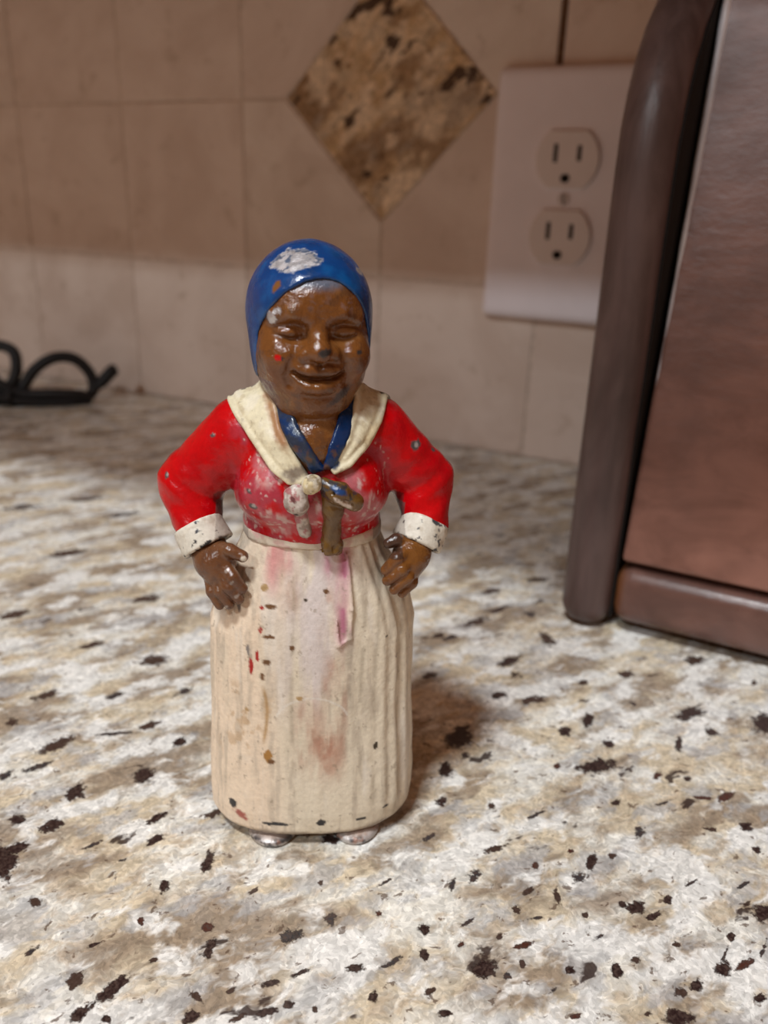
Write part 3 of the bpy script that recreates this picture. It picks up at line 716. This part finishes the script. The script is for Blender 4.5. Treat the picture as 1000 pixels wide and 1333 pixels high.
def paint_blouse(P, col, bare):
    n = fbm(P, 5, 51, 4); n2 = fbm(P, 1.5, 52, 4); n3 = fbm(P, .9, 53, 3)
    col[:, :3] = RED
    lay(col, sstep(.42, .72, n) * .65, (.36, .002, .006))
    body = 1 - sstep(13, 19, np.abs(P[0]))
    lay(col, body * sstep(.44, .62, fbm(P, 4, 54, 4)) * .8 * (P[1] < 0), (.38, .05, .075))
    for cx, cz, rx, rz, sd in ((-8.2, 94.5, 2.6, 4.2, 1), (-6.5, 82.0, 4.5, 2.0, 2), (10.5, 85.0, 4.0, 3.0, 3), (8.5, 91.5, 2.5, 1.6, 4), (.5, 84.5, 2.2, 3.2, 5)):
        lay(col, blot(P, cx, cz, rx, rz, -25, 300 + sd, .6, .7, 1.8) * .65, (.52, .20, .22)); lay(col, blot(P, cx, cz, rx, rz, -25, 320 + sd, .5, .7, 1.8) * sstep(.54, .62, fbm(P, 1.1, 330 + sd, 3, (1, 1, .5))) * .75, (.64, .50, .46))          # pink rubbed paint
    wear = np.exp(-((P[2] - 80) / 3.2) ** 2) * .55 + np.exp(-((np.abs(P[0] + 8) - 2) / 3) ** 2 - ((P[2] - 95) / 5) ** 2) * .6 + np.exp(-((P[0] - 11.5) / 3.5) ** 2 - ((P[2] - 87) / 5) ** 2) * .6
    m = sstep(.62, .74, n2 + wear * .26 - .08) * (P[1] < -2); lay(col, m * .6 * body, (.50, .24, .23))
    m = sstep(.74, .78, n3 + wear * .12) * body * (P[1] < -2); lay(col, m * .7, (.66, .56, .50))
    for (x, z, rx, rz, sd) in ((-11.8, 85.3, 1.2, .6, 1), (22.2, 96.0, .95, 1.0, 2), (26.8, 94.2, .6, .5, 3), (-20.2, 98.0, .6, .4, 4), (-30.6, 88.4, .4, .6, 5), (-12.6, 88.4, .5, .35, 6), (-23, 101, .4, .3, 7)):
        m = blot(P, x, z, rx, rz, 0, 60 + sd, .15, .5, .8); lay(col, m, (.11, .10, .10)); bare += m * .6
        k = blot(P, x + .15, z + .15, rx * .5, rz * .5, 0, 70 + sd, .2, .4, .8); lay(col, k, (.45, .42, .40))
    m = (np.abs(P[1] - 1.2) < .30) * (np.abs(P[0]) > 15) * sstep(.42, .5, fbm(P, 6, 57, 2)) * (P[2] > 84); lay(col, m * .8, (.03, .02, .02))  # mould seam
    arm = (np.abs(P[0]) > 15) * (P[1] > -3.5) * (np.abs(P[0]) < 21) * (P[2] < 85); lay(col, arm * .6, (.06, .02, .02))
    for s in (-1, 1):                                                              # darker inner forearm
        m = sstep(.5, .6, fbm(P, 3, 58, 3) + .25) * (s * P[0] < 20.5) * (s * P[0] > 17.3) * (P[2] < 83) * (P[1] > -7); lay(col, m * .8, (.09, .07, .065))
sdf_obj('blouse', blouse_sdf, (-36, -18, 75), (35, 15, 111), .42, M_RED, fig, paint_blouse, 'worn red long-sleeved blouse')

# --- collar and neckerchief ---------------------------------------------------
LAPL = [(-9.2, 114), (-19, 110), (-18.3, 105.4), (-16.2, 103.2), (-12.9, 99.2), (-8.0, 93.4), (-4.6, 90.9), (-1.4, 90.6), (-.4, 92.3), (-3.0, 96.6), (-5.9, 101.6), (-7.6, 108)]
LAPR = [(8.8, 114), (16, 110.5), (16.4, 106.2), (14.6, 101.8), (12.0, 97.6), (8.2, 94.2), (4.6, 92.6), (3.4, 94.0), (4.8, 96.6), (6.8, 99.6), (8.3, 104.0), (8.8, 108)]
def lapel(poly, seed):
    def fn(P):
        b = torso_sdf(P)
        d = smax(b - 1.7, poly2(P[0], P[2], poly), .9)
        d = smax(d, P[1] + .2, .5); d = smax(d, -(b + 1.3), .3)
        e = poly2(P[0], P[2], poly)
        return d + .35 * np.exp(-((e + 1.6) / .5) ** 2) + (fbm(P, 4, seed, 3) - .5) * .3
    return fn
def paint_collar(P, col, bare):
    n = fbm(P, 3, 81, 4, (1, 1, .6)); n2 = fbm(P, 1.0, 82, 3)
    col[:, :3] = (.72, .65, .45)
    lay(col, sstep(.5, .7, n) * .6, (.78, .72, .58)); lay(col, sstep(.55, .7, fbm(P, 2, 83, 4)) * .5, (.45, .36, .22))
    lay(col, sstep(.70, .76, n2) * .4, (.22, .17, .12))
    lay(col, blot(P, -7.0, 102.6, 1.2, 5.6, 22, 84, .5, .5) * .85, (.33, .13, .04))
    lay(col, blot(P, -2.6, 93.2, 2.6, 1.4, 20, 85, .4, .6, .9) * .8, (.16, .12, .10))
    lay(col, blot(P, 12.5, 99.5, 1.6, 2.6, -30, 86, .5, .5) * .5, (.42, .28, .12))
    lay(col, blot(P, 4.6, 95.0, .9, 1.2, -30, 87, .3, .5, .8), (.02, .04, .09))
    m = (P[1] > -1.2) * sstep(.45, .55, n2); lay(col, m * .8, (.06, .05, .05))
sdf_obj('collar', lapel(LAPL, 91), (-20, -19, 89), (1, 2, 114), .34, M_CREAM, fig, paint_collar, 'cream collar lapel')
sdf_obj('collar', lapel(LAPR, 92), (1, -19, 91), (18, 2, 114), .34, M_CREAM, fig, paint_collar, 'cream collar lapel')
def back_collar(P):
    b = torso_sdf(P); d = smax(b - 1.2, -(b + 1.2), .3)
    d = smax(d, -P[1] + .0, .4); d = smax(d, 95 - P[2], .5)
    return smax(smax(d, np.abs(P[0]) - 17, .5), P[2] - 108.6, .4)
sdf_obj('collar_back', back_collar, (-19, -1, 93), (19, 16, 111), .6, M_CREAM, fig, paint_collar)
def kerchief(poly, seed):
    def fn(P):
        b = smin(torso_sdf(P), ell(P, (1.0, -6.0, 97.5), (8.5, 8.6, 8.5)), 2)
        d = smax(b - 1.0, poly2(P[0], P[2], poly), .8)
        d = smax(smax(d, P[1] + 1.5, .5), -(b + 1.4), .3)
        return d + (fbm(P, 2.5, seed, 3) - .5) * .6
    return fn
def paint_kerchief(P, col, bare):
    n = fbm(P, 2.2, 101, 4); col[:, :3] = (.001, .026, .105)
    lay(col, sstep(.30, .50, n) * (P[0] < 1) * .85, (.026, .034, .048))
    lay(col, sstep(.5, .65, fbm(P, 1.6, 102, 3)) * (P[2] < 99) * .8, (.13, .055, .02))
sdf_obj('neckerchief', kerchief([(-9.0, 113), (-7.4, 104), (-3.6, 97.4), (.4, 92.6), (3.2, 93.6), (.4, 97.6), (-2.6, 102.6), (-4.6, 107), (-5.2, 113)], 95), (-12, -20, 90), (6, 0, 114), .34, M_BLUE, fig, paint_kerchief, 'blue neckerchief fold')
sdf_obj('neckerchief', kerchief([(10.2, 113), (9.6, 104), (7.2, 98.8), (4.6, 93.6), (2.2, 93.6), (3.6, 98.6), (5.2, 103.4), (6.2, 108), (6.6, 113)], 96), (-1, -20, 90), (14, 0, 114), .34, M_BLUE, fig, paint_kerchief, 'blue neckerchief fold')

# --- bow at the breast ------------------------------------------------------------
def knot_sdf(P):
    d = ell(P, (.2, -17.2, 91.6), (2.2, 2.0, 2.0)) 
    return d + (fbm(P, 1.6, 111, 3) - .5) * .8
def paint_knot(P, col, bare):
    n = fbm(P, 1.2, 112, 4); col[:, :3] = (.66, .56, .34); lay(col, sstep(.48, .6, n) * .8, (.20, .15, .09)); lay(col, sstep(.5, .6, fbm(P, .9, 113, 3)) * .6, (.74, .70, .60))
sdf_obj('bow_knot', knot_sdf, (-3.5, -21, 88), (4, -13, 95), .28, M_CREAM, fig, paint_knot)
def bow_white(P):
    b = torso_sdf(P)
    d = ell(P, (-3.0, -16.4, 88.0), (2.6, 2.0, 3.3))
    d = smin(d, chain(P, [(-2.4, -15.6, 86.5), (-2.0, -14.4, 83.5), (-1.2, -12.9, 79.8)], (1.6, 1.3, 1.5), .8), 1.2)
    return d + (fbm(P, 1.8, 115, 3) - .5) * .8
def paint_bow_white(P, col, bare):
    n = fbm(P, 1.6, 116, 4); col[:, :3] = (.58, .52, .46); lay(col, sstep(.48, .62, n) * .7, (.26, .20, .17)); lay(col, sstep(.58, .66, fbm(P, 1.2, 117, 3)) * .7, (.35, .05, .07))
    lay(col, blot(P, -3.0, 85.0, .5, .5, 0, 118, .2, .4, .7), (.03, .02, .02)); lay(col, blot(P, -3.5, 88.6, .4, .8, 30, 119, .2, .4, .7), (.15, .05, .05))
sdf_obj('bow_loop', bow_white, (-7, -20, 77), (2, -10, 93), .30, M_CREAM, fig, paint_bow_white, 'dirty white bow loop and tail')
def bow_brown(P):
    d = chain(P, [(2.6, -16.6, 91.4), (5.4, -17.2, 89.8), (8.6, -16.2, 87.6)], (1.3, 2.2, 2.0), 1.0)
    t = chain(P, [(3.4, -15.8, 89.6), (4.5, -15.0, 85.4), (4.3, -13.2, 80.4), (4.2, -11.9, 76.2)], (1.5, 2.1, 1.9, 2.3), .8)
    d = smin(d, t, .8)
    d = smax(d, -chain(P, [(4.4, -19, 90.4), (8.2, -18.2, 87.6)], (.35, .4)), .5)
    return d + (fbm(P, 1.8, 121, 3) - .5) * .5 + (fbm(P, 1.6, 126, 2) - .5) * 2.2 * (1 - sstep(76.5, 79, P[2]))
def paint_bow_brown(P, col, bare):
    n = fbm(P, 1.4, 122, 4); col[:, :3] = (.125, .062, .012); lay(col, sstep(.5, .66, n) * .6, (.17, .085, .018))
    lay(col, (P[2] > 88.6) * sstep(.46, .55, fbm(P, 1.6, 123, 3)) * .85, (.03, .035, .045)); lay(col, blot(P, 5.6, 90.8, 1.6, .6, -25, 124, .3, .5, .8), (.01, .05, .17))
    lay(col, blot(P, 6.6, 87.9, 2.2, .5, -35, 125, .3, .7, .7), (.66, .56, .48))
sdf_obj('bow_loop', bow_brown, (-1, -21, 74), (12, -9, 94), .30, M_SKIN, fig, paint_bow_brown, 'brown overpainted bow loop and tail')

# --- cuffs and hands -----------------------------------------------------------------
CUFF = {-1: ((-24.8, -2.9, 77.6), (-22.1, -5.2, 72.9)), 1: ((25.7, -2.9, 78.7), (23.2, -5.2, 73.6))}
def cuff_sdf(s):
    A, B = [np.array(q, float) for q in CUFF[s]]; d_ = (B - A) / np.linalg.norm(B - A); L = np.linalg.norm(B - A)
    def fn(P):
        x, y, z = P[0] - A[0], P[1] - A[1], P[2] - A[2]; t = x * d_[0] + y * d_[1] + z * d_[2]
        r = np.sqrt(np.maximum((x - t * d_[0]) ** 2 + (y - t * d_[1]) ** 2 + (z - t * d_[2]) ** 2, 0))
        d = smax(r - (5.45 + .07 * t), np.abs(t - L / 2) - L / 2, .7)
        d = smax(d, -np.maximum(r - 4.5, -(t - L + 1.2)), .4)
        return d + (fbm(P, 2.5, 131, 3) - .5) * .3
    return fn
def paint_cuff(P, col, bare):
    n = fbm(P, 1.6, 132, 4); n2 = fbm(P, 1.0, 133, 4); col[:, :3] = (.70, .66, .56); lay(col, sstep(.5, .7, n) * .6, (.45, .38, .28))
    s = np.sign(P[0].mean()); B = CUFF[int(s)][1]; A = CUFF[int(s)][0]
    d_ = np.array(B) - np.array(A); L = np.linalg.norm(d_); d_ /= L
    t = (P[0] - A[0]) * d_[0] + (P[1] - A[1]) * d_[1] + (P[2] - A[2]) * d_[2]
    m = sstep(.70, .73, n2 + .17 * sstep(L - 1.3, L - .1, t)); lay(col, m, (.05, .05, .055)); bare += m * .4
    if s > 0:
        m = sstep(.62, .65, n2 + .16 * (1 - sstep(.2, 1.3, t))) * (P[0] > 26); lay(col, m, (.06, .06, .065))
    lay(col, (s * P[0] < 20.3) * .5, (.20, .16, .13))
for s in (-1, 1):
    c = CUFF[s][1]; a = CUFF[s][0]
    lo = [min(a[i], c[i]) - 8 for i in range(3)]; hi = [max(a[i], c[i]) + 8 for i in range(3)]
    sdf_obj('cuff', cuff_sdf(s), lo, hi, .34, M_CREAM, fig, paint_cuff, 'chipped white cuff')

def hand_left(P):
    d = chain(P, [(-22.3, -5.2, 73.4), (-20.8, -7.6, 70.8), (-19.6, -9.2, 68.6)], (3.9, 4.0, 3.3), 1.5)
    d = smin(d, ell(P, (-19.0, -9.6, 71.4), (3.2, 2.6, 3.6)), 1.5)
    d = smin(d, chain(P, [(-19.2, -8.6, 73.8), (-17.0, -11.0, 74.6), (-14.3, -11.8, 73.6)], (1.9, 1.45, 1.25), .6), .9)      # thumb
    for a, b, c, r in (((-18.0, -11.0, 71.0), (-16.4, -12.6, 69.2), (-14.4, -12.4, 66.4), 1.30), ((-18.6, -11.0, 69.2), (-17.4, -12.6, 67.0), (-15.3, -12.4, 63.9), 1.34),
                       ((-20.0, -10.2, 68.0), (-19.2, -11.9, 65.6), (-17.4, -12.2, 62.5), 1.30), ((-21.6, -9.0, 67.6), (-21.1, -10.5, 64.9), (-19.6, -11.2, 61.9), 1.20)):
        d = smin(d, chain(P, [a, b, c], (r * 1.15, r * 1.1, r * .88), .4), .38)
    return d + (fbm(P, 1.6, 141, 3) - .5) * .25
def hand_right(P):
    d = chain(P, [(23.2, -5.2, 74.2), (22.0, -7.8, 72.2), (21.2, -9.4, 70.4)], (3.8, 3.9, 3.3), 1.5)
    d = smin(d, ell(P, (21.2, -9.2, 71.8), (3.3, 2.6, 3.4)), 1.5)
    d = smin(d, chain(P, [(20.8, -7.2, 75.0), (18.4, -9.0, 76.2), (16.6, -9.6, 75.6)], (1.7, 1.35, 1.2), .6), .8)             # thumb
    for a, b, c, r in (((20.4, -10.4, 73.6), (18.2, -12.4, 73.2), (15.9, -12.6, 70.6), 1.34), ((20.9, -10.8, 71.9), (19.4, -12.8, 71.0), (16.4, -12.8, 68.3), 1.38),
                       ((21.5, -10.4, 70.2), (20.6, -12.4, 68.9), (17.9, -12.8, 66.2), 1.34), ((22.3, -9.2, 68.8), (21.9, -11.0, 67.0), (19.8, -11.8, 64.8), 1.22)):
        d = smin(d, chain(P, [a, b, c], (r * 1.15, r * 1.1, r * .88), .4), .38)
    return d + (fbm(P, 1.6, 142, 3) - .5) * .25
def paint_hand(P, col, bare):
    paint_skin(P, col, bare); s = np.sign(P[0].mean())
    if s < 0:
        m = blot(P, -14.0, 73.5, .7, .7, 0, 151, .2, .4, .7); lay(col, m, (.72, .66, .55))
        for x, z, sd in ((-15.6, 65.2, 1), (-18.0, 62.4, 2), (-16.6, 68.4, 3), (-17.6, 70.8, 4)):
            m = blot(P, x, z, .6, .35, 40, 152 + sd, .2, .5, .6); lay(col, m * .8, (.68, .62, .55)); bare += m * .3
        lay(col, .5, (.105, .048, .030))
        m = blot(P, -14.0, 73.5, .7, .7, 0, 151, .2, .4, .7); lay(col, m, (.72, .66, .55))
    else:
        lay(col, .5 * (P[0] > 19), (.19, .075, .014)); lay(col, .7 * (P[0] < 19.6) * (P[2] > 73.6), (.035, .024, .022))
sdf_obj('hand', hand_left, (-28, -16, 59), (-10, 1, 79), .27, M_SKIN, fig, paint_hand, 'brown hand with spread thumb')
sdf_obj('hand', hand_right, (13, -16, 62), (29, 1, 80), .27, M_SKIN, fig, paint_hand, 'brown hand with curled fingers')

# --- skirt, waistband, shoes -------------------------------------------------------------
ZK = [2, 5, 9, 35, 54, 60, 66, 71, 76, 82]; AK = [23.6, 24.6, 24.9, 23.7, 23.2, 21.9, 19.4, 16.6, 14.6, 14.4]; BK = [16.2, 17.0, 17.1, 15.4, 14.8, 14.3, 13.4, 12.4, 11.5, 11.3]
def skirt_sdf(P):
    a = np.interp(P[2], ZK, AK); b = np.interp(P[2], ZK, BK); n = 2.4
    k = (np.abs((P[0] - .3) / a) ** n + np.abs(P[1] / b) ** n) ** (1 / n)
    th = np.arctan2(P[0] / a, -P[1] / b)
    fold = .50 * np.cos(th * 14 + 1.5 * np.sin(th * 5 + 1)) + .35 * np.cos(th * 23 + 2.0 + 1.2 * np.sin(th * 7)) + .3 * np.cos(th * 39 + .7)
    side = sstep(.25, .9, np.abs(th + .12)) * .8 + .25
    amp = .30 * side * (1 + .5 * sstep(.3, .8, th))
    d = (k - 1) * (a * .42 + b * .58) + fold * amp * sstep(3, 14, P[2])
    d = smin(d, chain(P, [(7.6, -11.3, 74), (8.8, -13.9, 62), (8.6, -14.3, 55), (6.2, -14.9, 53.6), (5.6, -14.8, 60)], (.3, .5, .45, .4, .3)), .7)   # paint run
    d = smax(d, 3.2 - P[2], 1.6); d = smax(d, P[2] - 76.5, .4)
    return d + (fbm(P, 5, 161, 3, (1, 1, .45)) - .5) * .7
SPOTS = ((-8.6, 62.4, 1.3, .5, 'b'), (-10.5, 61.9, .5, .5, 'r'), (-10.8, 56.8, .4, .9, 'r'), (-9.0, 55.3, 1.25, .5, 'b'), (-9.8, 66.3, .8, .8, 't'), (-4.1, 53.1, .6, .65, 'b'), (-13.1, 47.8, .48, 2.0, 'r'), (-11.7, 50.4, .4, 1.4, 'r'),
         (-9.6, 49.3, .9, .7, 'b'), (-10.6, 45.6, .5, .8, 'b'), (-14.3, 36.6, .5, .6, 't'), (-2.5, 40.6, .9, .55, 't'), (15.0, 26.3, .55, .9, 'd'), (19.4, 48.1, .25, .3, 'd'), (16.8, 54.1, .25, .25, 'd'), (3.3, 66.0, .7, .6, 'b'), (-9.6, 25.4, .95, 1.9, 'o'),
         (-9.0, 23.9, .8, .8, 'b'), (-13.6, 51.8, .35, 1.3, 'g'), (-15.6, 62.0, .5, 1.6, 'g'), (-1.0, 64.2, .35, .4, 'd'))
def paint_skirt(P, col, bare):
    x, z = P[0], P[2]; fr = (P[1] < 0) * 1.0
    n = fbm(P, 5, 171, 4, (1, 1, .35)); n2 = fbm(P, 2.2, 172, 4, (1, 1, .4)); n3 = fbm(P, 1.0, 173, 3); n4 = fbm(P, 7, 174, 4)
    col[:, :3] = (.76, .68, .53)
    lay(col, (1 - sstep(-12, -2, x)) * .75, (.84, .67, .50))                              # peach tint towards one side
    lay(col, sstep(.5, .72, n) * .5, (.66, .58, .44)); lay(col, sstep(.55, .75, n4) * .4, (.80, .72, .60))
    s1 = fbm(P, 1.5, 190, 4, (1, 1, .12)); s2 = fbm(P, 3.2, 191, 4, (1, 1, .16))
    lay(col, sstep(.52, .70, s1) * .55 * fr, (.48, .41, .32)); lay(col, sstep(.54, .72, s2) * .55 * fr, (.80, .75, .66))
    ctr = np.exp(-((x - .6) / 6.5) ** 2) * fr
    lay(col, ctr * sstep(28, 44, z) * sstep(.32, .56, s2) * .8, (.70, .63, .62))           # chalky centre panel
    lay(col, ctr * sstep(52, 62, z) * sstep(.45, .65, n) * .5, (.76, .73, .72))
    pk = np.exp(-((x - 7.2) / 1.7) ** 2) * sstep(50, 58, z) * fr + np.exp(-((x - 3.6) / 1.0) ** 2) * sstep(66, 72, z) * fr * .7
    lay(col, pk * sstep(.24, .48, s2) * (.5 + .5 * sstep(.35, .6, n2)), (.52, .17, .27))
    pk = np.exp(-((x + 8.2) / 1.6) ** 2) * sstep(62, 70, z) * fr + np.exp(-((x + 5) / 2.2) ** 2) * sstep(68, 73, z) * fr
    lay(col, pk * sstep(.36, .58, s2) * .7, (.62, .22, .22))
    lay(col, np.exp(-((x - 3.4) / 1.3) ** 2 - ((z - 62) / 5) ** 2) * sstep(.35, .6, n2) * fr * .7, (.55, .28, .18))
    for cx, cz, rx, rz, m_ in ((3.6, 29, 3.4, 10, 1.0), (-.6, 31, 3.2, 9, .95), (7.4, 36, 1.3, 14, .8), (4.6, 45, 2.0, 6, .8), (-4.5, 66, 2.6, 6, .5)):
        lay(col, np.exp(-(((x - cx) / rx) ** 4 + ((z - cz) / rz) ** 4)) * sstep(.22, .46, s2) * (.45 + .55 * sstep(.35, .6, n2)) * fr * m_, (.46, .25, .17))
    lay(col, np.exp(-((x - 8.4) / 1.0) ** 2) * sstep(12, 24, z) * (z < 72) * sstep(.42, .62, n2) * fr * .5, (.30, .25, .20))
    for cx in (11.5, 14.6, 17.6, 20.2, -4.0):
        lay(col, np.exp(-((x - cx - .3 * np.sin(z * .12)) / .55) ** 2) * sstep(.38, .60, n2) * fr * .55, (.40, .34, .25))      # grime down the folds
    st = np.exp(-((x + 10.2 + .5 * np.sin(z * .3)) / .42) ** 2) * sstep(27, 31, z) * (1 - sstep(41, 44, z)) * fr
    lay(col, st * .85, (.42, .24, .08))
    lay(col, blot(P, -14.5, 36, 5, 6, 0, 175, .6, .7, 3) * sstep(.52, .62, fbm(P, 2.4, 176, 4)) * .6, (.48, .30, .14))
    lay(col, blot(P, -17.0, 26, 3, 5, 0, 177, .6, .7, 3) * sstep(.55, .62, fbm(P, 2.4, 178, 4)) * .5, (.48, .30, .14))
    r_ = np.abs(np.sqrt(((x - .3) / 8.2) ** 2 + ((z - 34.0) / 6.5) ** 2) - 1); lay(col, (1 - sstep(.02, .045, r_)) * (z > 35.5) * fr * .6, (.78, .74, .66))  # faint scratched arc
    C_ = {'b': (.16, .075, .03), 'r': (.40, .02, .015), 't': (.45, .30, .14), 'd': (.05, .035, .02), 'o': (.40, .20, .05), 'g': (.24, .21, .19)}
    for i, (cx, cz, rx, rz, c) in enumerate(SPOTS):
        lay(col, blot(P, cx, cz, rx, rz, 0, 180 + i, .2, .55, .8), C_[c])
    lay(col, sstep(.74, .78, n3) * .55 * fr, (.30, .24, .17))
    for cx, cz, rx, rz in ((2.5, 7.6, 1.1, .9), (-7.0, 7.2, 2.4, .5), (-18.3, 10.6, .9, 1.1), (-10.0, 7.0, 1.2, .5), (12, 7.4, 1.2, .35), (18, 9, .8, .3)):
        m = blot(P, cx, cz, rx, rz, 0, 210 + int(cx), .15, .6, .8); lay(col, m, (.05, .048, .05)); bare += m * .5
    lay(col, blot(P, -16.4, 8.2, 1.7, 1.0, -30, 220, .3, .6, .8), (.40, .12, .09))
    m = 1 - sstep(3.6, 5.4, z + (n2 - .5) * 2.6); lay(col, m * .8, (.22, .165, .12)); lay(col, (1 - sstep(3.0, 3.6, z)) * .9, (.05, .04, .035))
    hl = np.exp(-((x + 19) / 2.0) ** 2 - ((z - 60.5) / 2) ** 2) * sstep(.4, .55, n3 + .1); lay(col, hl * .8, (.15, .065, .03))     # brown slop under the hands
    hr = np.exp(-((x - 19.6) / 1.2) ** 2 - ((z - 64.0) / 2.2) ** 2); lay(col, hr * .8, (.20, .085, .03))
    sd = np.exp(-((np.abs(x) - 15.4) / 1.6) ** 2) * sstep(64, 72, z) * fr * sstep(.35, .6, n2); lay(col, sd * .5, (.30, .26, .21))
    seam = (np.abs(P[1]) < .4) * sstep(.45, .55, n2); lay(col, seam * .5, (.25, .18, .12))
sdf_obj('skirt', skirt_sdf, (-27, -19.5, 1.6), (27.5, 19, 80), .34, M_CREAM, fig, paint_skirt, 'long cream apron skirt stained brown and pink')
def band_sdf(P):
    a = 15.3; b = 12.4; n = 2.3
    k = (np.abs((P[0] - .3) / a) ** n + np.abs(P[1] / b) ** n) ** (1 / n)
    d = (k - 1) * 13; zc = 76.6 - (P[1] < 0) * .06 * 0
    return smax(d, np.abs(P[2] - zc) - 1.45, .8) + (fbm(P, 4, 231, 3) - .5) * .3
def paint_band(P, col, bare):
    n = fbm(P, 2, 232, 4); col[:, :3] = (.70, .62, .50); lay(col, sstep(.5, .7, n) * .6, (.48, .38, .28)); lay(col, sstep(.55, .68, fbm(P, 3, 233, 3)) * .5 * (P[1] < 0), (.55, .22, .24))
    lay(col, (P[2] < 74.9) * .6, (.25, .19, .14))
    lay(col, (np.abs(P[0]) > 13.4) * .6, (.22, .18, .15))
sdf_obj('waistband', band_sdf, (-18, -15, 73), (18, 15, 79), .36, M_CREAM, fig, paint_band)
def shoe_sdf(s):
    cx = -9.0 if s < 0 else 10.8
    def fn(P):
        d = ell(P, (cx, -9.4, 1.0), (6.2, 7.6, 2.3)); d = smin(d, ell(P, (cx, -3, 1.6), (5.2, 9, 2.4)), 1)
        return smax(d, .02 - P[2], .3) + (fbm(P, 2.4, 241, 3) - .5) * .25
    return fn
def paint_shoe(P, col, bare):
    n = fbm(P, 2.0, 242, 4); col[:, :3] = (.50, .47, .45); lay(col, sstep(.44, .54, n) * .9, (.05, .05, .055)); lay(col, sstep(.58, .68, fbm(P, 1.5, 243, 3)) * .7, (.42, .24, .18))
    lay(col, sstep(1.6, 2.6, P[2]) * .8, (.55, .42, .34)); bare += .75 * (1 - sstep(1.4, 2.4, P[2])) * (.55 if P[0].mean() > 0 else 1)
for s in (-1, 1):
    cx = -9.0 if s < 0 else 10.8
    sdf_obj('shoe', shoe_sdf(s), (cx - 7, -19, -.8), (cx + 7, 8, 7), .34, M_METAL, fig, paint_shoe, 'worn silvery shoe tip')
